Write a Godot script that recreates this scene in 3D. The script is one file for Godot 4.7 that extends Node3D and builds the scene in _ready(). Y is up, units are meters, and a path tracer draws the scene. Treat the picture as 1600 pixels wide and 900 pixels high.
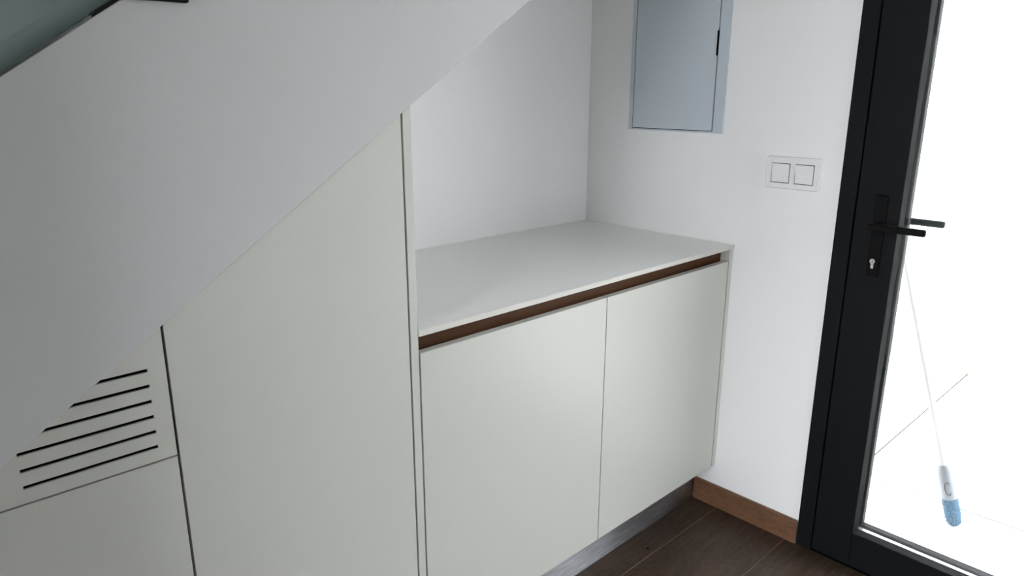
extends Node3D
# Axes: the inside face of the right wall is x = 0, the cabinet fronts are z = 0, the floor is y = 0.

var M := {}
var used := {}
var wood_image: Image

# ---------------------------------------------------------------- helpers
func numbered(called: String) -> String:
	var k: int = used.get(called, 0)
	used[called] = k + 1
	return called if k == 0 else "%s_%03d" % [called, k]

func thing(called: String, label: String, category: String, at := Vector3.ZERO, group := "") -> Node3D:
	var o := Node3D.new()
	o.name = numbered(called)
	add_child(o)
	o.position = at
	o.set_meta("label", label)
	o.set_meta("category", category)
	if group != "":
		o.set_meta("group", group)
	return o

func setting(called: String) -> Node3D:
	var o := Node3D.new()
	o.name = called
	add_child(o)
	o.set_meta("kind", "structure")
	return o

func new_st() -> SurfaceTool:
	var st := SurfaceTool.new()
	st.begin(Mesh.PRIMITIVE_TRIANGLES)
	return st

# commits one mesh; vertices are given in world axes, the node sits at its parent's base
func part(called: String, st: SurfaceTool, m: Material, parent: Node3D, label := "") -> MeshInstance3D:
	var o := MeshInstance3D.new()
	o.mesh = st.commit()
	o.material_override = m
	o.name = called
	var base := Vector3.ZERO
	var n: Node = parent
	while n is Node3D and n != self:
		base += (n as Node3D).position
		n = n.get_parent()
	o.position = -base
	parent.add_child(o, true)
	if label != "":
		o.set_meta("label", label)
	return o

func structure(called: String, st: SurfaceTool, m: Material) -> MeshInstance3D:
	var o := part(called, st, m, self)
	o.set_meta("kind", "structure")
	return o

# one flat polygon, wound so that its front is on the side of n
func face(st: SurfaceTool, pts: Array, n: Vector3, us := 1.0, vs := 1.0, uo := Vector2.ZERO) -> void:
	var c: Vector3 = (pts[1] - pts[0]).cross(pts[2] - pts[0])
	var p := pts.duplicate()
	if c.dot(n) > 0.0:
		p.reverse()
	var a := n.abs()
	for k in range(1, p.size() - 1):
		for q in [p[0], p[k], p[k + 1]]:
			var uv: Vector2
			if a.y >= a.x and a.y >= a.z:
				uv = Vector2(q.x, q.z)
			elif a.z >= a.x:
				uv = Vector2(q.x, q.y)
			else:
				uv = Vector2(q.z, q.y)
			st.set_normal(n)
			st.set_uv(Vector2(uv.x * us, uv.y * vs) + uo)
			st.add_vertex(q)

# box between two corners with chamfered edges
func box(st: SurfaceTool, a: Vector3, b: Vector3, ch := 0.0, us := 1.0, vs := 1.0, uo := Vector2.ZERO) -> void:
	var lo := Vector3(minf(a.x, b.x), minf(a.y, b.y), minf(a.z, b.z))
	var hi := Vector3(maxf(a.x, b.x), maxf(a.y, b.y), maxf(a.z, b.z))
	var s := hi - lo
	ch = minf(ch, 0.45 * minf(s.x, minf(s.y, s.z)))
	var c := (lo + hi) / 2.0
	var h := s / 2.0
	for ax in 3:
		var u := (ax + 1) % 3
		var v := (ax + 2) % 3
		for sg in [-1.0, 1.0]:
			var n := Vector3.ZERO
			n[ax] = sg
			var q := []
			for k in [[-1, -1], [1, -1], [1, 1], [-1, 1]]:
				var p := c
				p[ax] += sg * h[ax]
				p[u] += k[0] * (h[u] - ch)
				p[v] += k[1] * (h[v] - ch)
				q.append(p)
			face(st, q, n, us, vs, uo)
		if ch > 0.0:
			for su in [-1.0, 1.0]:
				for sv in [-1.0, 1.0]:
					var n2 := Vector3.ZERO
					n2[u] = su
					n2[v] = sv
					var q2 := []
					for k in [[-1.0, 0], [1.0, 0], [1.0, 1], [-1.0, 1]]:
						var p2 := c
						p2[ax] += k[0] * (h[ax] - ch)
						p2[u] += su * (h[u] - (0.0 if k[1] == 0 else ch))
						p2[v] += sv * (h[v] - (ch if k[1] == 0 else 0.0))
						q2.append(p2)
					face(st, q2, n2.normalized(), us, vs, uo)
	if ch > 0.0:
		for sx in [-1.0, 1.0]:
			for sy in [-1.0, 1.0]:
				for sz in [-1.0, 1.0]:
					var sv3 := Vector3(sx, sy, sz)
					var q3 := []
					for ax in 3:
						var p3 := c
						for k in 3:
							p3[k] += sv3[k] * (h[k] - (0.0 if k == ax else ch))
						q3.append(p3)
					face(st, q3, sv3.normalized())

# convex polygon in the xy plane (list of Vector2) pulled from z0 to z1 with a small bevel on the z1 side
func slab(st: SurfaceTool, poly: Array, z0: float, z1: float, bevel := 0.0) -> void:
	var n := poly.size()
	var mid := Vector2.ZERO
	for p in poly:
		mid += p / n
	var inner := []
	for k in n:
		var a: Vector2 = poly[(k + n - 1) % n]
		var b: Vector2 = poly[k]
		var c: Vector2 = poly[(k + 1) % n]
		var d1 := (b - a).normalized()
		var d2 := (c - b).normalized()
		var n1 := Vector2(-d1.y, d1.x)
		var n2 := Vector2(-d2.y, d2.x)
		if n1.dot(mid - b) < 0.0:
			n1 = -n1
		if n2.dot(mid - b) < 0.0:
			n2 = -n2
		inner.append(b + (n1 + n2) * bevel / (1.0 + n1.dot(n2)))
	var front := []
	var back := []
	for k in n:
		front.append(Vector3(inner[k].x, inner[k].y, z1))
		back.append(Vector3(poly[k].x, poly[k].y, z0))
	face(st, front, Vector3(0, 0, 1))
	face(st, back, Vector3(0, 0, -1))
	for k in n:
		var j := (k + 1) % n
		var d: Vector2 = (poly[j] - poly[k]).normalized()
		var o := Vector2(d.y, -d.x)
		if o.dot(mid - poly[k]) > 0.0:
			o = -o
		var o3 := Vector3(o.x, o.y, 0)
		var z := z1 - bevel
		face(st, [Vector3(poly[k].x, poly[k].y, z0), Vector3(poly[j].x, poly[j].y, z0), Vector3(poly[j].x, poly[j].y, z), Vector3(poly[k].x, poly[k].y, z)], o3)
		if bevel > 0.0:
			face(st, [Vector3(poly[k].x, poly[k].y, z), Vector3(poly[j].x, poly[j].y, z), front[j], front[k]], (o3 + Vector3(0, 0, 1)).normalized())

# round tube along a list of points with one radius each, closed ends
func tube(st: SurfaceTool, pts: Array, rad: Array, sides := 16, flat := 1.0) -> void:
	var rings := []
	for k in pts.size():
		var d: Vector3 = (pts[mini(k + 1, pts.size() - 1)] - pts[maxi(k - 1, 0)]).normalized()
		var up := Vector3.UP if absf(d.y) < 0.9 else Vector3.RIGHT
		var a := d.cross(up).normalized()
		var b := d.cross(a).normalized()
		var ring := []
		for s in sides:
			var t := TAU * s / sides
			ring.append([pts[k] + (a * cos(t) + b * sin(t) * flat) * rad[k], (a * cos(t) + b * sin(t) / flat).normalized()])
		rings.append(ring)
	for k in pts.size() - 1:
		for s in sides:
			var s2 := (s + 1) % sides
			var q := [rings[k][s], rings[k][s2], rings[k + 1][s2], rings[k + 1][s]]
			var nn: Vector3 = q[0][1] + q[2][1]
			if (q[1][0] - q[0][0]).cross(q[2][0] - q[0][0]).dot(nn) > 0.0:
				q.reverse()
			for i in [0, 1, 2, 0, 2, 3]:
				st.set_normal(q[i][1])
				st.set_uv(Vector2(float(s) / sides, k))
				st.add_vertex(q[i][0])
	for e in [0, pts.size() - 1]:
		var cap := []
		for s in sides:
			cap.append(rings[e][s][0])
		var o: Vector3 = (pts[e] - pts[1 if e == 0 else e - 1]).normalized()
		face(st, cap, o)

func mat(called: String, c: Color, rough: float, metal := 0.0, spec := 0.5) -> StandardMaterial3D:
	var m := StandardMaterial3D.new()
	m.resource_name = called
	m.albedo_color = c
	m.roughness = rough
	m.metallic = metal
	m.metallic_specular = spec
	M[called] = m
	return m

# wood grain along u: long streaks, broad cathedral bands and fine pores
func wood_texture(w: int, h: int, seed_no: int, dark: Color, light: Color) -> ImageTexture:
	var im := Image.create(w, h, true, Image.FORMAT_RGB8)
	var a := FastNoiseLite.new()
	a.seed = seed_no
	a.frequency = 1.0
	var b := FastNoiseLite.new()
	b.seed = seed_no + 7
	b.frequency = 1.0
	for y in h:
		for x in w:
			var u := float(x) / w
			var v := float(y) / h
			# wrap along u by circling through the noise
			var cx := cos(TAU * u)
			var sx := sin(TAU * u)
			var warp := a.get_noise_3d(cx * 0.9, sx * 0.9, v * 3.0)
			var band := 0.5 + 0.5 * sin((v * 9.0 + warp * 3.4) * TAU)
			var streak := b.get_noise_3d(cx * 1.3 + 5.0, sx * 1.3, v * 40.0)
			var fine := b.get_noise_3d(cx * 9.0, sx * 9.0 + 9.0, v * 130.0)
			var t := clampf(0.45 + 0.20 * (band - 0.5) + 0.42 * streak + 0.10 * fine + 0.3 * warp, 0.0, 1.0)
			im.set_pixel(x, y, dark.lerp(light, t))
	im.generate_mipmaps()
	return ImageTexture.create_from_image(im)

func brushed_texture(w: int, h: int) -> ImageTexture:
	var im := Image.create(w, h, true, Image.FORMAT_RGB8)
	var a := FastNoiseLite.new()
	a.seed = 31
	a.frequency = 1.0
	for y in h:
		for x in w:
			var u := float(x) / w
			var n := a.get_noise_2d(u * 9.0, float(y) * 0.9)
			var g := clampf(0.80 + 0.16 * n, 0.0, 1.0)
			im.set_pixel(x, y, Color(g, g, g))
	im.generate_mipmaps()
	return ImageTexture.create_from_image(im)

func plaster_relief() -> NoiseTexture2D:
	var n := FastNoiseLite.new()
	n.seed = 12
	n.frequency = 0.03
	n.fractal_octaves = 4
	var t := NoiseTexture2D.new()
	t.width = 512
	t.height = 512
	t.seamless = true
	t.as_normal_map = true
	t.bump_strength = 1.2
	t.noise = n
	return t

func materials() -> void:
	var relief := plaster_relief()
	for d in [["wall_paint", Color(0.955, 0.955, 0.955)], ["stair_shaded_paint", Color(0.785, 0.785, 0.785)], ["outside_paint", Color(0.93, 0.93, 0.92)]]:  # stair coat is the wall plaster, darkened so its colour carries shade
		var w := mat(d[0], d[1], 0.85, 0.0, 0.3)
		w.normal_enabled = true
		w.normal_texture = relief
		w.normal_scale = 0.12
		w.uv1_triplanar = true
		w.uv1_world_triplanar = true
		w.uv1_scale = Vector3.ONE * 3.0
	mat("lacquer", Color(0.775, 0.778, 0.748), 0.36, 0.0, 0.5)
	mat("worktop", Color(0.955, 0.955, 0.94), 0.45, 0.0, 0.5)
	mat("edge_band_toned", Color(0.83, 0.82, 0.79), 0.5, 0.0, 0.4)  # front edge of the worktop, darkened to offset the light on it
	mat("channel_brown", Color(0.30, 0.19, 0.115), 0.55, 0.0, 0.3)
	mat("black_metal", Color(0.08, 0.085, 0.092), 0.5, 0.0, 0.22)
	mat("black_handle", Color(0.05, 0.05, 0.055), 0.5, 0.0, 0.2)
	mat("black_rubber", Color(0.05, 0.05, 0.05), 0.8, 0.0, 0.2)
	mat("bead_grey", Color(0.13, 0.14, 0.145), 0.65, 0.0, 0.25)
	mat("void", Color(0.03, 0.03, 0.03), 0.95, 0.0, 0.0)
	mat("box_grey", Color(0.77, 0.805, 0.835), 0.5, 0.0, 0.4)
	mat("plastic", Color(0.93, 0.93, 0.935), 0.35, 0.0, 0.5)
	mat("aluminium", Color(0.86, 0.87, 0.88), 0.3, 0.9)
	mat("brass_steel", Color(0.8, 0.8, 0.78), 0.25, 1.0)
	mat("tile", Color(0.90, 0.895, 0.88), 0.4, 0.0, 0.4)
	mat("grout", Color(0.33, 0.32, 0.31), 0.9, 0.0, 0.2)
	mat("skirting_beige", Color(0.53, 0.52, 0.485), 0.6, 0.0, 0.3)
	mat("hidden_paint", Color(0.40, 0.39, 0.375), 0.9, 0.0, 0.3)
	mat("ceiling_paint", Color(0.93, 0.93, 0.93), 0.9, 0.0, 0.3)
	var st := mat("brushed_steel", Color(0.83, 0.84, 0.86), 0.42, 1.0)
	st.anisotropy_enabled = true
	st.anisotropy = -0.92
	st.albedo_texture = brushed_texture(512, 128)
	for k in 3:
		var f := mat("floor_wood_%d" % k, [Color(1, 1, 1), Color(0.93, 0.91, 0.90), Color(1.0, 0.98, 0.95)][k], 0.42, 0.0, 0.4)
		f.albedo_texture = wood_texture(512, 256, 40 + k, Color(0.175, 0.14, 0.112), Color(0.34, 0.278, 0.228))
	var bw := mat("baseboard_wood", Color(1, 1, 1), 0.5, 0.0, 0.4)
	bw.albedo_texture = wood_texture(512, 128, 77, Color(0.36, 0.255, 0.185), Color(0.52, 0.375, 0.275))
	mat("knot_brown", Color(0.16, 0.13, 0.10), 0.9, 0.0, 0.2)
	mat("joint", Color(0.47, 0.40, 0.34), 0.9, 0.0, 0.2)
	var g := mat("pane", Color(0.55, 0.60, 0.60, 0.02), 0.0, 0.0, 0.5)
	g.transparency = BaseMaterial3D.TRANSPARENCY_ALPHA
	var sg := mat("stair_glass", Color(0.34, 0.50, 0.48, 0.45), 0.02, 0.0, 0.5)
	sg.transparency = BaseMaterial3D.TRANSPARENCY_ALPHA
	mat("glass_edge", Color(0.22, 0.27, 0.27), 0.3, 0.0, 0.5)
	mat("pole_grey", Color(0.76, 0.76, 0.76), 0.4, 0.0, 0.5)
	mat("sleeve_grey", Color(0.50, 0.52, 0.54), 0.35, 0.0, 0.5)
	mat("bristle_pale", Color(0.46, 0.55, 0.61), 0.9, 0.0, 0.2)
	mat("brush_blue", Color(0.29, 0.40, 0.48), 0.9, 0.0, 0.2)
	mat("mark_brown", Color(0.30, 0.27, 0.24), 0.6, 0.0, 0.3)

# lines of the stair flank in the plane z = 0
func under(x: float) -> float:
	return 0.984 + 0.672 * (x + 1.599)

func over(x: float) -> float:
	return 1.324 + 0.672 * (x + 1.738)

func P(x: float, y: float) -> Vector2:
	return Vector2(x, y)

# ---------------------------------------------------------------- scene
func _ready() -> void:
	# camera
	var cam := Camera3D.new()
	cam.name = "camera"
	cam.fov = 44.0227
	cam.near = 0.02
	add_child(cam)
	cam.transform = Transform3D(Basis(Vector3(0.72623832, 0.00242715, 0.68743873), Vector3(0.18188072, 0.9636805, -0.19554869), Vector3(-0.66294592, 0.26704681, 0.69942026)).orthonormalized(), Vector3(-1.9019, 1.3089, 1.05))
	cam.current = true
	# sky: bright overcast
	var sky_m := ProceduralSkyMaterial.new()
	sky_m.sky_top_color = Color(0.90, 0.915, 0.94)
	sky_m.sky_horizon_color = Color(0.935, 0.942, 0.95)
	sky_m.sky_curve = 0.2
	sky_m.ground_bottom_color = Color(0.55, 0.55, 0.53)
	sky_m.ground_horizon_color = Color(0.75, 0.76, 0.76)
	sky_m.sky_energy_multiplier = 1.83
	sky_m.ground_energy_multiplier = 0.95
	var sky := Sky.new()
	sky.sky_material = sky_m
	var env := Environment.new()
	env.background_mode = Environment.BG_SKY
	env.sky = sky
	env.tonemap_mode = Environment.TONE_MAPPER_LINEAR
	env.tonemap_exposure = 3.65
	env.sdfgi_enabled = true
	env.ssao_enabled = true
	env.ssil_enabled = true
	var we := WorldEnvironment.new()
	we.name = "environment"
	we.environment = env
	add_child(we)

	materials()
	build_room()
	build_door()
	build_terrace()
	build_stair()
	build_tall_cabinet()
	build_vent_cabinet()
	build_base_cabinet()
	build_worktop()
	build_panel_box()
	build_switch()
	build_brush()

func build_room() -> void:
	var T := 0.25
	var x0 := -3.75
	var z1 := 2.9
	var zb := -0.579
	var top := 2.7
	var well := 4.2
	# floor: screed and wood planks
	var fl := setting("floor")
	var st := new_st()
	box(st, Vector3(x0 - T, -0.2, zb - T), Vector3(0.0, -0.0012, z1 + T))
	part("screed", st, M.joint, fl)
	var rng := RandomNumberGenerator.new()
	rng.seed = 5
	var row := 0
	var z := 0.0225 - 0.2325 * 3
	while z < z1:
		var x := -rng.randf_range(0.2, 1.2)
		if row == 3:
			x = -1.05
		if row == 4:
			x = -0.85
		var right := 0.0
		while right > x0:
			var a := Vector3(maxf(x, x0) + 0.0008, -0.0012, maxf(z, zb) + 0.0012)
			var b := Vector3(right - 0.0008, 0.0, minf(z + 0.2325, z1) - 0.0012)
			if b.z - a.z > 0.02 and b.x - a.x > 0.02:
				st = new_st()
				box(st, a, b, 0.0009, 1.0 / 1.5, 1.0 / 0.42, Vector2(rng.randf(), rng.randf()))
				var pl := part("plank", st, M["floor_wood_%d" % rng.randi_range(0, 2)], fl)
				if row == 2 and right == 0.0:
					st = new_st()
					tube(st, [Vector3(-0.348, 0.0, -0.001), Vector3(-0.348, 0.0008, -0.001)], [0.0060, 0.0045], 10)
					part("knot", st, M.knot_brown, pl, "small dark knot")
			right = x
			x -= 1.4
		z += 0.2325
		row += 1
	# walls
	st = new_st()
	box(st, Vector3(x0 - T, 0, zb - T), Vector3(T, well, zb))
	structure("wall_back", st, M.wall_paint)
	st = new_st()
	box(st, Vector3(0, -0.2, zb), Vector3(T, well, 0.288))
	box(st, Vector3(0, 2.14, 0.288), Vector3(T, well, 1.30))
	box(st, Vector3(0, -0.2, 1.30), Vector3(T, well, 1.4))
	box(st, Vector3(0, -0.2, 1.4), Vector3(T, 2.14, 2.7))
	box(st, Vector3(0, 2.14, 1.4), Vector3(T, well, 2.7))
	box(st, Vector3(0, -0.2, 2.7), Vector3(T, well, z1 + T))
	structure("wall_right", st, M.wall_paint)
	# walls behind and beside the camera with glazed openings: [from, to, sill, head]
	var front_open := [[-0.75, -0.25, 0.0, 2.2]]
	var left_open := [[0.15, 1.5, 0.0, 2.65]]
	glazed_wall("wall_front", front_open, x0, 0.0, well, z1, T, false)
	glazed_wall("wall_left", left_open, zb, z1 + T, well, x0 - T, T, true)
	# unseen pier added to shade the left end of the stair flank
	var pr := new_st()
	box(pr, Vector3(-2.35, 0.0005, 0.006), Vector3(-2.1, top - 0.001, 0.27), 0.002)
	structure("added_shade_pier", pr, M.hidden_paint)
	# ceiling of the room and the lid of the stairwell
	st = new_st()
	box(st, Vector3(x0, top, 0.012), Vector3(0, top + 0.3, z1))
	box(st, Vector3(x0, well, zb), Vector3(0, well + 0.2, z1 + T))
	structure("ceiling", st, M.hidden_paint)
	# baseboard
	st = new_st()
	box(st, Vector3(-0.010, 0, -0.066), Vector3(0, 0.0765, 0.287), 0.0015, 1.0 / 0.6, 1.0 / 0.2, Vector2(0.3, 0.1))
	structure("baseboard_right", st, M.baseboard_wood)

# a wall along x (at z = at) or along z (at x = at) with framed window openings
func glazed_wall(called: String, opens: Array, a: float, b: float, h: float, at: float, T: float, along_z: bool) -> void:
	var put := func(st: SurfaceTool, u0: float, u1: float, y0: float, y1: float, d0: float, d1: float, ch: float) -> void:
		if u1 - u0 < 0.001 or y1 - y0 < 0.001:
			return
		if along_z:
			box(st, Vector3(at + d0, y0, u0), Vector3(at + d1, y1, u1), ch)
		else:
			box(st, Vector3(u0, y0, at + d0), Vector3(u1, y1, at + d1), ch)
	var st := new_st()
	var u := a
	for o in opens:
		put.call(st, u, o[0], 0.0, h, 0.0, T, 0.0)
		put.call(st, o[0], o[1], o[3], h, 0.0, T, 0.0)
		put.call(st, o[0], o[1], 0.0, o[2], 0.0, T, 0.0)
		u = o[1]
	put.call(st, u, b, 0.0, h, 0.0, T, 0.0)
	structure(called, st, M.hidden_paint)
	for o in opens:
		var wn := setting(numbered("window_1") if not used.has("window_1") else "window_%d" % (used["window_1"] + 1))
		used["window_1"] = used.get("window_1", 0) + (1 if wn.name != "window_1" else 0)
		var d := T * 0.35
		st = new_st()
		for e in [o[0], o[1] - 0.025]:
			put.call(st, e, e + 0.025, o[2], o[3], d, d + 0.06, 0.003)
		put.call(st, o[0] + 0.025, o[1] - 0.025, o[2], o[2] + 0.025, d, d + 0.06, 0.003)
		put.call(st, o[0] + 0.025, o[1] - 0.025, o[3] - 0.025, o[3], d, d + 0.06, 0.003)
		part("window_frame", st, M.black_metal, wn)
		st = new_st()
		put.call(st, o[0] + 0.025, o[1] - 0.025, o[2] + 0.025, o[3] - 0.025, d + 0.027, d + 0.033, 0.0)
		part("pane", st, M.pane, wn)

func build_door() -> void:
	var d := setting("door_1")
	var st := new_st()
	# fixed frame
	box(st, Vector3(-0.004, 0.0, 0.288), Vector3(0.070, 2.14, 0.3315), 0.0015)
	box(st, Vector3(-0.004, 0.0, 1.2565), Vector3(0.070, 2.14, 1.30), 0.0015)
	box(st, Vector3(-0.004, 2.0965, 0.3315), Vector3(0.070, 2.14, 1.2565), 0.0015)
	part("door_frame", st, M.black_metal, d)
	st = new_st()
	box(st, Vector3(0.006, 0.0, 0.3315), Vector3(0.060, 0.0093, 1.2565))
	box(st, Vector3(0.008, 0.0093, 0.3305), Vector3(0.05, 2.09, 0.3355))
	box(st, Vector3(0.0, -0.2, 0.288), Vector3(0.249, -0.0005, 1.30))
	part("threshold", st, M.black_rubber, d)
	# leaf: two stiles, top and bottom rail
	var z0 := 0.3350
	var z1 := 1.253
	var y0 := 0.0095
	var y1 := 2.093
	var gz0 := 0.442
	var gz1 := 1.146
	var gy0 := 0.112
	var gy1 := 1.99
	st = new_st()
	box(st, Vector3(-0.004, y0, z0), Vector3(0.058, y1, gz0), 0.002)
	part("stile", st, M.black_metal, d)
	st = new_st()
	box(st, Vector3(-0.004, y0, gz1), Vector3(0.058, y1, z1), 0.002)
	part("stile", st, M.black_metal, d)
	st = new_st()
	box(st, Vector3(-0.004, y0, gz0), Vector3(0.058, gy0, gz1), 0.002)
	part("bottom_rail", st, M.black_metal, d)
	st = new_st()
	box(st, Vector3(-0.004, gy1, gz0), Vector3(0.058, y1, gz1), 0.002)
	part("top_rail", st, M.black_metal, d)
	# sloping glazing bead inside, square lip outside
	st = new_st()
	for q in [[Vector3(-0.003, gy0, gz0), Vector3(-0.003, gy1, gz0), Vector3(0.016, gy1 - 0.006, gz0 + 0.006), Vector3(0.016, gy0 + 0.006, gz0 + 0.006), Vector3(-1, 0, 3)],
			[Vector3(-0.003, gy0, gz1), Vector3(-0.003, gy1, gz1), Vector3(0.016, gy1 - 0.006, gz1 - 0.006), Vector3(0.016, gy0 + 0.006, gz1 - 0.006), Vector3(-1, 0, -3)],
			[Vector3(-0.003, gy0, gz0), Vector3(-0.003, gy0, gz1), Vector3(0.016, gy0 + 0.006, gz1 - 0.006), Vector3(0.016, gy0 + 0.006, gz0 + 0.006), Vector3(-1, 3, 0)],
			[Vector3(-0.003, gy1, gz0), Vector3(-0.003, gy1, gz1), Vector3(0.016, gy1 - 0.006, gz1 - 0.006), Vector3(0.016, gy1 - 0.006, gz0 + 0.006), Vector3(-1, -3, 0)]]:
		face(st, q.slice(0, 4), (q[4] as Vector3).normalized())
	part("glazing_bead", st, M.bead_grey, d)
	st = new_st()
	box(st, Vector3(0.038, gy0, gz0), Vector3(0.058, gy1, gz0 + 0.0075), 0.001)
	box(st, Vector3(0.038, gy0, gz1 - 0.0075), Vector3(0.058, gy1, gz1), 0.001)
	box(st, Vector3(0.038, gy0, gz0 + 0.0075), Vector3(0.058, gy0 + 0.0115, gz1 - 0.0075), 0.001)
	box(st, Vector3(0.038, gy1 - 0.0115, gz0 + 0.0075), Vector3(0.058, gy1, gz1 - 0.0075), 0.001)
	part("outer_lip", st, M.black_metal, d)
	st = new_st()
	box(st, Vector3(0.0205, gy0, gz0 + 0.002), Vector3(0.0335, gy0 + 0.0055, gz1 - 0.002))
	box(st, Vector3(0.0205, gy1 - 0.0055, gz0 + 0.002), Vector3(0.0335, gy1, gz1 - 0.002))
	part("spacer_bar", st, M.aluminium, d, "bright aluminium bar between the panes")
	for x in [0.0165, 0.0340]:
		st = new_st()
		box(st, Vector3(x, gy0, gz0), Vector3(x + 0.0035, gy1, gz1))
		part("pane", st, M.pane, d)
	# handle set: long plate, lever inside, lever outside, lock cylinder
	var h := Node3D.new()
	h.name = "door_handle"
	d.add_child(h)
	h.set_meta("label", "black lever handle on a long narrow plate")
	st = new_st()
	box(st, Vector3(-0.014, 0.850, 0.384), Vector3(-0.004, 1.059, 0.412), 0.002)
	part("handle_plate", st, M.black_handle, h)
	st = new_st()
	tube(st, [Vector3(-0.013, 0.984, 0.399), Vector3(-0.050, 0.984, 0.399)], [0.0095, 0.0085], 18)
	box(st, Vector3(-0.061, 0.9765, 0.389), Vector3(-0.047, 0.9935, 0.520), 0.0025)
	part("lever", st, M.black_handle, h)
	st = new_st()
	box(st, Vector3(0.058, 0.850, 0.384), Vector3(0.066, 1.059, 0.412), 0.002)
	tube(st, [Vector3(0.065, 0.984, 0.399), Vector3(0.108, 0.984, 0.399)], [0.0095, 0.0085], 18)
	box(st, Vector3(0.106, 0.9755, 0.389), Vector3(0.120, 0.9925, 0.512), 0.0025)
	part("outer_lever", st, M.black_handle, h)
	st = new_st()
	tube(st, [Vector3(-0.013, 0.8915, 0.3975), Vector3(-0.0175, 0.8915, 0.3975), Vector3(-0.0185, 0.8915, 0.3975)], [0.0075, 0.0075, 0.0065], 20)
	box(st, Vector3(-0.0180, 0.8720, 0.3940), Vector3(-0.013, 0.8870, 0.4010), 0.001)
	part("lock_cylinder", st, M.brass_steel, h, "bright steel lock cylinder")
	st = new_st()
	box(st, Vector3(-0.0189, 0.888, 0.3968), Vector3(-0.0178, 0.895, 0.3982))
	part("keyway", st, M.black_rubber, h)

func build_terrace() -> void:
	# tiled terrace outside, one level below the floor
	var t := setting("terrace_floor")
	var st := new_st()
	box(st, Vector3(0.25, -0.2, -3.2), Vector3(2.2, -0.0225, 5.4))
	part("mortar_bed", st, M.grout, t)
	for i in range(-1, 2):
		for j in range(-5, 8):
			var a := Vector3(0.607 + i * 1.342 + 0.0035, -0.022, 0.2285 + j * 0.671 + 0.0035)
			var b := Vector3(0.607 + (i + 1) * 1.342 - 0.0035, -0.02, 0.2285 + (j + 1) * 0.671 - 0.0035)
			a.x = maxf(a.x, 0.25)
			b.x = minf(b.x, 1.949)
			if b.x - a.x < 0.05 or b.z > 5.4 or a.z < -3.2:
				continue
			st = new_st()
			box(st, a, b, 0.0008)
			part("tile", st, M.tile, t)
	st = new_st()
	box(st, Vector3(1.95, -0.2, -3.2), Vector3(2.2, 2.4, 5.4))
	structure("wall_garden", st, M.outside_paint)
	st = new_st()
	box(st, Vector3(1.938, -0.02, -3.2), Vector3(1.95, 0.115, 5.4), 0.002)
	structure("trim_1", st, M.skirting_beige)
	# open ground in front of the glazed opening
	st = new_st()
	box(st, Vector3(-12, -0.25, 3.15), Vector3(0.25, -0.02, 16))
	box(st, Vector3(-16, -0.25, -4), Vector3(-4.0, -0.02, 3.15))
	structure("ground", st, M.tile)

func build_stair() -> void:
	var s := thing("staircase", "sloping white plastered side of the staircase rising to the right above the cabinets", "staircase", Vector3(-3.06, 0, -0.29))
	var st := new_st()
	var xl := -1.599 - 0.984 / 0.672
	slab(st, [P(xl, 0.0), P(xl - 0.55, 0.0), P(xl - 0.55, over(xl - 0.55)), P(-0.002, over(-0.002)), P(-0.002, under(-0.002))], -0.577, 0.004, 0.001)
	part("stringer", st, M.stair_shaded_paint, s)
	# frameless glass railing standing on the flank
	var g := thing("glass_railing", "greenish glass railing panel standing on top of the white stair side", "railing", Vector3(-1.9, over(-1.9), -0.012))
	st = new_st()
	var e := 0.0012
	slab(st, [P(-2.9, over(-2.9) + e), P(-0.4, over(-0.4) + e), P(-0.4, over(-0.4) + 0.95), P(-2.9, over(-2.9) + 0.95)], -0.018, -0.006, 0.0008)
	part("glass_panel", st, M.stair_glass, g)
	st = new_st()
	slab(st, [P(-2.9, over(-2.9) + 0.0002), P(-1.632, over(-1.632) + 0.0002), P(-1.632, over(-1.632) + 0.0032), P(-2.9, over(-2.9) + 0.0032)], -0.0195, 0.002)
	part("edge_seal", st, M.glass_edge, g)
	st = new_st()
	slab(st, [P(-1.632, over(-1.632) + 0.0002), P(-0.4, over(-0.4) + 0.0002), P(-0.4, over(-0.4) + 0.005), P(-1.627, over(-1.627) + 0.005)], -0.022, 0.003, 0.0005)
	part("base_channel", st, M.black_metal, g, "black channel along the foot of the glass")
	st = new_st()
	box(st, Vector3(-1.596, 1.4205, 0.004), Vector3(-1.5155, 1.475, 0.016), 0.0015)
	box(st, Vector3(-1.590, 1.445, -0.03), Vector3(-1.522, 1.60, -0.018), 0.0015)
	var cl := part("clamp", st, M.black_metal, g, "black metal clamp plate on the stair side")
	cl.name = "clamp"

func build_tall_cabinet() -> void:
	var c := thing("tall_cabinet", "tall off-white cupboard with a slanted top between the vent panel and the niche", "cabinet", Vector3(-1.38, 0, -0.29))
	var st := new_st()
	var a := -1.5975
	var b := -1.1725
	slab(st, [P(a, 0.145), P(b, 0.145), P(b, under(b) - 0.0005), P(a, under(a) - 0.0005)], -0.019, 0.0, 0.0006)
	part("door", st, M.lacquer, c, "flat door cut to the slope of the stair")
	st = new_st()
	a = -1.1685
	b = -1.1515
	slab(st, [P(a, 0.0), P(b, 0.0), P(b, under(b) - 0.0005), P(a, under(a) - 0.0005)], -0.577, 0.0, 0.0006)
	part("side_panel", st, M.lacquer, c)
	st = new_st()
	box(st, Vector3(-1.599, 0, -0.082), Vector3(-1.169, 0.1435, -0.067), 0.0, 1.0, 2.0)
	part("toe_kick", st, M.brushed_steel, c)

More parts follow.
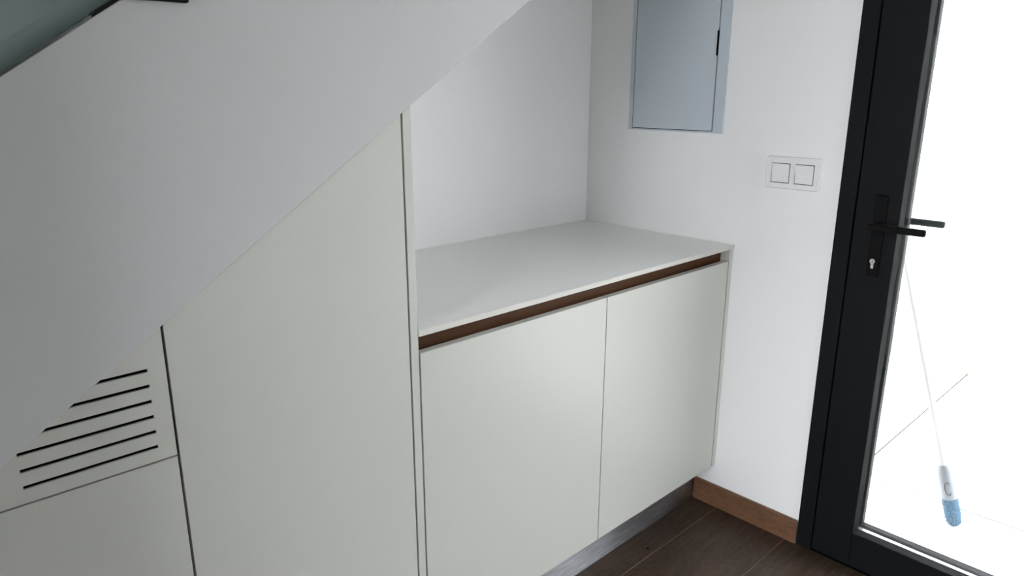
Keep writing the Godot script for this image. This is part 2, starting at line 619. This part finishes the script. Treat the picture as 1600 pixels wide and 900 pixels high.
func build_vent_cabinet() -> void:
	var c := thing("vent_cabinet", "low off-white cupboard under the stair with a slotted vent panel above its door", "cabinet", Vector3(-1.85, 0, -0.29))
	var st := new_st()
	var r := -1.6015
	var yb := 0.7785
	var xs := -1.626
	var xe := -1.795
	var sl := 0.0053
	var ys := [0.801, 0.825, 0.849, 0.873, 0.897, 0.921]
	var z0 := -0.004
	var inv := func(y: float) -> float: return -1.599 + (y - 0.984) / 0.672
	# right margin and left margin of the slotted panel, then the bars between the slots
	slab(st, [P(xs, yb), P(r, yb), P(r, under(r) - 0.0005), P(xs, under(xs) - 0.0005)], z0, 0.0)
	slab(st, [P(inv.call(yb), yb), P(xe, yb), P(xe, under(xe))], z0, 0.0)
	var lo := yb
	for k in 7:
		var hi: float = ys[k] - sl / 2 if k < 6 else 5.0
		if k < 6:
			var l0: float = maxf(xe, inv.call(lo))
			var l1: float = maxf(xe, inv.call(hi))
			var poly := [P(l0, lo), P(xs, lo), P(xs, hi), P(l1, hi)]
			if l0 == xe and l1 > xe:
				poly.append(P(xe, under(xe)))
			slab(st, poly, z0, 0.0)
			lo = ys[k] + sl / 2
		else:
			slab(st, [P(inv.call(lo), lo), P(xs, lo), P(xs, under(xs))], z0, 0.0)
	part("vent_panel", st, M.lacquer, c, "triangular panel with six horizontal slots")
	st = new_st()
	slab(st, [P(inv.call(yb), yb), P(r, yb), P(r, under(r))], -0.012, z0 - 0.0004)  # black sheet added to paint the shade of the cupboard interior
	part("vent_shade", st, M.void, c, "black sheet painted in as shade behind the slots")
	st = new_st()
	slab(st, [P(inv.call(0.145), 0.145), P(r, 0.145), P(r, yb - 0.0028), P(inv.call(yb - 0.0028), yb - 0.0028)], -0.019, 0.0, 0.0005)
	part("door", st, M.lacquer, c)
	st = new_st()
	box(st, Vector3(-2.6, 0, -0.082), Vector3(-1.6005, 0.1435, -0.067), 0.0, 1.0, 2.0)
	part("toe_kick", st, M.brushed_steel, c)

func build_base_cabinet() -> void:
	var c := thing("base_cabinet", "white two-door base cabinet without handles under the worktop in the stair niche", "cabinet", Vector3(-0.58, 0, -0.29))
	var st := new_st()
	box(st, Vector3(-1.1475, 0.145, -0.019), Vector3(-0.5872, 0.823, 0.0), 0.0008)
	part("door", st, M.lacquer, c, "left door")
	st = new_st()
	box(st, Vector3(-0.5848, 0.145, -0.019), Vector3(-0.0235, 0.823, 0.0), 0.0008)
	part("door", st, M.lacquer, c, "right door")
	st = new_st()
	box(st, Vector3(-1.1505, 0.78, -0.045), Vector3(-0.0195, 0.8575, -0.030))
	part("handle_channel", st, M.channel_brown, c, "dark brown grip channel")
	st = new_st()
	box(st, Vector3(-0.0190, 0.145, -0.045), Vector3(-0.0005, 0.8575, 0.0), 0.0008)
	part("filler_strip", st, M.lacquer, c)
	st = new_st()
	box(st, Vector3(-1.1505, 0.145, -0.577), Vector3(-1.1345, 0.8575, -0.046))
	box(st, Vector3(-0.0355, 0.145, -0.577), Vector3(-0.0195, 0.8575, -0.046))
	box(st, Vector3(-1.1345, 0.145, -0.577), Vector3(-0.0355, 0.161, -0.022))
	part("carcass", st, M.lacquer, c)
	st = new_st()
	box(st, Vector3(-1.1505, 0, -0.082), Vector3(-0.0105, 0.1435, -0.067), 0.0, 1.0, 2.0)
	part("toe_kick", st, M.brushed_steel, c, "brushed stainless steel toe kick")

func build_worktop() -> void:
	var w := thing("worktop", "thin white worktop filling the niche on top of the base cabinet", "worktop", Vector3(-0.58, 0.858, -0.29))
	var st := new_st()
	box(st, Vector3(-1.1508, 0.858, -0.5775), Vector3(-0.0005, 0.870, 0.002), 0.0003)
	part("slab", st, M.worktop, w)
	st = new_st()
	box(st, Vector3(-1.1508, 0.8585, 0.002), Vector3(-0.0005, 0.8698, 0.003), 0.0004)
	part("edge_band_toned", st, M.edge_band_toned, w, "cream edge band along the front, colour darkened to carry shade")
	st = new_st()
	box(st, Vector3(-1.1505, 0.870, -0.5785), Vector3(-0.0035, 0.8735, -0.5755), 0.001)
	box(st, Vector3(-0.0035, 0.870, -0.5785), Vector3(-0.0005, 0.8735, 0.002), 0.001)
	part("silicone_joint", st, M.worktop, w)

func build_panel_box() -> void:
	var b := thing("electrical_panel", "blue-grey metal fuse box door set on the wall above the worktop", "fuse box", Vector3(0, 1.19, -0.235))
	var zl := -0.404
	var zr := -0.0655
	var y0 := 1.1895
	var y1 := 1.76
	var dl := -0.3865
	var dr := -0.1000
	var e0 := 1.1965
	var e1 := 1.725
	var st := new_st()
	box(st, Vector3(-0.008, y0, zl), Vector3(-0.0003, y1, dl - 0.0028), 0.001)
	box(st, Vector3(-0.008, y0, dr + 0.0028), Vector3(-0.0003, y1, zr), 0.001)
	box(st, Vector3(-0.008, y0, dl - 0.0028), Vector3(-0.0003, e0 - 0.0024, dr + 0.0028), 0.0005)
	box(st, Vector3(-0.008, e1 + 0.0024, dl - 0.0028), Vector3(-0.0003, y1, dr + 0.0028), 0.0005)
	part("frame", st, M.box_grey, b)
	st = new_st()
	box(st, Vector3(-0.0035, e0 - 0.002, dl - 0.0024), Vector3(-0.0003, e1 + 0.002, dr + 0.0024))
	part("recess", st, M.void, b)
	# door leaf with a half-round finger notch on its right edge
	st = new_st()
	var ny := 1.443
	var nr := 0.040
	var outline := []
	var rim := []
	for k in 13:
		var t := PI * k / 12.0 - PI / 2
		rim.append(Vector2(dr - 0.012 * cos(t), ny + nr * sin(t)))
	outline.append(Vector2(dl, e0))
	outline.append(Vector2(dr, e0))
	outline.append_array(rim)
	outline.append(Vector2(dr, e1))
	outline.append(Vector2(dl, e1))
	var pk := PackedVector2Array(outline)
	var tri := Geometry2D.triangulate_polygon(pk)
	for k in range(0, tri.size(), 3):
		face(st, [Vector3(-0.0078, pk[tri[k]].y, pk[tri[k]].x), Vector3(-0.0078, pk[tri[k + 1]].y, pk[tri[k + 1]].x), Vector3(-0.0078, pk[tri[k + 2]].y, pk[tri[k + 2]].x)], Vector3(-1, 0, 0))
	for k in pk.size():
		var p := pk[k]
		var q := pk[(k + 1) % pk.size()]
		if p.distance_to(q) < 0.00001:
			continue
		var dd := (q - p).normalized()
		var o := Vector3(0, -dd.x, dd.y)
		face(st, [Vector3(-0.0078, p.y, p.x), Vector3(-0.0078, q.y, q.x), Vector3(-0.001, q.y, q.x), Vector3(-0.001, p.y, p.x)], o)
	var dm := part("door", st, M.box_grey, b)
	# shallow dished finger pull with a dark slot along its straight side
	st = new_st()
	var pr := []
	for k in 13:
		var t := PI * k / 12.0 - PI / 2
		pr.append(Vector3(-0.0068, ny + nr * sin(t), dr - 0.012 * cos(t)))
	face(st, pr, Vector3(-1, 0, 0))
	part("finger_pull", st, M.box_grey, dm)
	st = new_st()
	box(st, Vector3(-0.0077, ny - 0.036, dr - 0.0035), Vector3(-0.0066, ny + 0.032, dr + 0.0003))
	part("slot", st, M.void, dm, "dark slot")

func build_switch() -> void:
	var s := thing("light_switch", "white double light switch on the wall beside the black door frame", "light switch", Vector3(0, 1.0935, 0.159))
	var st := new_st()
	var y0 := 1.050
	var y1 := 1.1375
	var z0 := 0.0815
	var z1 := 0.2355
	# rounded plate: a chamfered outline with two raised rims
	var rad := 0.008
	var ring := []
	for c in [[z1 - rad, y1 - rad, 0.0], [z0 + rad, y1 - rad, 90.0], [z0 + rad, y0 + rad, 180.0], [z1 - rad, y0 + rad, 270.0]]:
		for k in 6:
			var t: float = deg_to_rad(c[2] + 90.0 * k / 5.0)
			ring.append([Vector2(c[0], c[1]) + Vector2(cos(t), sin(t)) * rad, Vector2(cos(t), sin(t))])
	var n := ring.size()
	var levels := [[0.0, -0.0002], [0.0, -0.0062], [0.0012, -0.0082], [0.003, -0.0090]]
	for l in 3:
		for k in n:
			var j := (k + 1) % n
			var A: Vector2 = ring[k][0] - ring[k][1] * levels[l][0]
			var B: Vector2 = ring[j][0] - ring[j][1] * levels[l][0]
			var C: Vector2 = ring[j][0] - ring[j][1] * levels[l + 1][0]
			var D: Vector2 = ring[k][0] - ring[k][1] * levels[l + 1][0]
			var o: Vector2 = (ring[k][1] + ring[j][1]).normalized()
			face(st, [Vector3(levels[l][1], A.y, A.x), Vector3(levels[l][1], B.y, B.x), Vector3(levels[l + 1][1], C.y, C.x), Vector3(levels[l + 1][1], D.y, D.x)], Vector3(-[0.0, 0.7, 2.0][l], o.y, o.x).normalized())
	# front face in five strips around the two rocker openings
	var i := 0.003
	var oy0 := 1.0655
	var oy1 := 1.1195
	var oz := [[0.0985, 0.1515], [0.1655, 0.2185]]
	var fz := -0.0090
	var Z0 := z0 + i
	var Z1 := z1 - i
	for q in [[Z0, y0 + 0.011, oz[0][0], y1 - 0.011], [oz[0][1], oy0, oz[1][0], oy1], [oz[1][1], y0 + 0.011, Z1, y1 - 0.011], [oz[0][0], y0 + i, oz[1][1], oy0], [oz[0][0], oy1, oz[1][1], y1 - i]]:
		face(st, [Vector3(fz, q[1], q[0]), Vector3(fz, q[1], q[2]), Vector3(fz, q[3], q[2]), Vector3(fz, q[3], q[0])], Vector3(-1, 0, 0))
	for q in [[Z0, oz[0][0], y0], [oz[1][1], Z1, y0], [Z0, oz[0][0], y1], [oz[1][1], Z1, y1]]:
		var low: bool = q[2] == y0
		var a0: float = y0 + i if low else y1 - 0.011
		var a1: float = y0 + 0.011 if low else y1 - i
		var left: bool = q[0] == Z0
		var cut := 0.0045
		var za: float = q[0]
		var zb: float = q[1]
		var pts: Array
		if low and left:
			pts = [Vector2(za + cut, a0), Vector2(zb, a0), Vector2(zb, a1), Vector2(za, a1), Vector2(za, a0 + cut)]
		elif low:
			pts = [Vector2(za, a0), Vector2(zb - cut, a0), Vector2(zb, a0 + cut), Vector2(zb, a1), Vector2(za, a1)]
		elif left:
			pts = [Vector2(za, a0), Vector2(zb, a0), Vector2(zb, a1), Vector2(za + cut, a1), Vector2(za, a1 - cut)]
		else:
			pts = [Vector2(za, a0), Vector2(zb, a0), Vector2(zb, a1 - cut), Vector2(zb - cut, a1), Vector2(za, a1)]
		var f3 := []
		for p in pts:
			f3.append(Vector3(fz, p.y, p.x))
		face(st, f3, Vector3(-1, 0, 0))
	part("plate", st, M.plastic, s)
	st = new_st()
	for o in oz:
		box(st, Vector3(-0.0030, oy0 - 0.002, o[0] - 0.002), Vector3(-0.0010, oy1 + 0.002, o[1] + 0.002))
	part("recess", st, M.void, s)
	for o in oz:
		# rocker: a shallow wedge, its lower half pressed in
		st = new_st()
		var g := 0.0019
		var a: float = o[0] + g
		var b: float = o[1] - g
		var ya := oy0 + g
		var yb := oy1 - g
		var ym := (ya + yb) / 2
		var xs := [[ya, -0.0096], [ym, -0.0104], [yb, -0.0120]]
		for k in 2:
			var p: Array = xs[k]
			var q: Array = xs[k + 1]
			face(st, [Vector3(p[1], p[0], a), Vector3(p[1], p[0], b), Vector3(q[1], q[0], b), Vector3(q[1], q[0], a)], Vector3(-1, -0.05, 0).normalized())
			for side in [[a, -1.0], [b, 1.0]]:
				face(st, [Vector3(p[1], p[0], side[0]), Vector3(q[1], q[0], side[0]), Vector3(-0.003, q[0], side[0]), Vector3(-0.003, p[0], side[0])], Vector3(0, 0, side[1]))
		face(st, [Vector3(xs[0][1], ya, a), Vector3(xs[0][1], ya, b), Vector3(-0.003, ya, b), Vector3(-0.003, ya, a)], Vector3(0, -1, 0))
		face(st, [Vector3(xs[2][1], yb, a), Vector3(xs[2][1], yb, b), Vector3(-0.003, yb, b), Vector3(-0.003, yb, a)], Vector3(0, 1, 0))
		part("rocker", st, M.plastic, s)

func build_brush() -> void:
	# long-handled brush standing on the terrace, its pole leaning on the outer wall beside the door
	var foot := Vector3(0.478, -0.002, 0.578)
	var mid := Vector3(0.36, 0.812, 0.361)
	var d := (mid - foot).normalized()
	var m := thing("cleaning_brush", "long white pole with a blue brush head leaning outside behind the glass door", "brush", Vector3(0.478, -0.02, 0.578))
	var st := new_st()
	tube(st, [foot + d * 0.185, foot + d * 0.26, foot + d * 0.27, foot + d * 1.57], [0.014, 0.013, 0.0095, 0.0095], 14)
	part("pole", st, M.pole_grey, m)
	st = new_st()
	tube(st, [foot + d * 0.085, foot + d * 0.10, foot + d * 0.17, foot + d * 0.20], [0.023, 0.0235, 0.0225, 0.014], 20)
	part("sleeve", st, M.sleeve_grey, m)
	st = new_st()
	tube(st, [foot + d * -0.012, foot + d * -0.004, foot + d * 0.02, foot + d * 0.07, foot + d * 0.088], [0.013, 0.020, 0.0225, 0.023, 0.022], 20)
	var hd := part("brush_head", st, M.brush_blue, m, "blue bristle head")
	# bristle tufts round the head
	st = new_st()
	var rng := RandomNumberGenerator.new()
	rng.seed = 9
	var side := d.cross(Vector3.RIGHT).normalized()
	var side2 := d.cross(side).normalized()
	for k in 260:
		var t := rng.randf() * TAU
		var o := side * cos(t) + side2 * sin(t)
		var at := foot + d * rng.randf_range(0.0, 0.082) + o * 0.019
		tube(st, [at, at + o * rng.randf_range(0.004, 0.008) - d * rng.randf_range(0.0, 0.007)], [0.0016, 0.0007], 4)
	var br := part("bristles", st, M.bristle_pale, hd)
	br.set_meta("kind", "stuff")
	# printed open oval on the sleeve, facing the door
	st = new_st()
	var toward := (Vector3(-1.9, 1.3, 1.05) - foot).normalized()
	var outw := (toward - d * toward.dot(d)).normalized()
	var across := d.cross(outw).normalized()
	var prev := Vector3.ZERO
	for k in 25:
		var t := deg_to_rad(40.0 + 280.0 * k / 24.0)
		var ang := cos(t) * 0.36
		var p := foot + d * (0.125 + 0.022 * sin(t)) + (outw * cos(ang) + across * sin(ang)) * 0.0238
		if k > 0:
			tube(st, [prev, p], [0.0011, 0.0011], 5)
		prev = p
	part("mark", st, M.mark_brown, m)
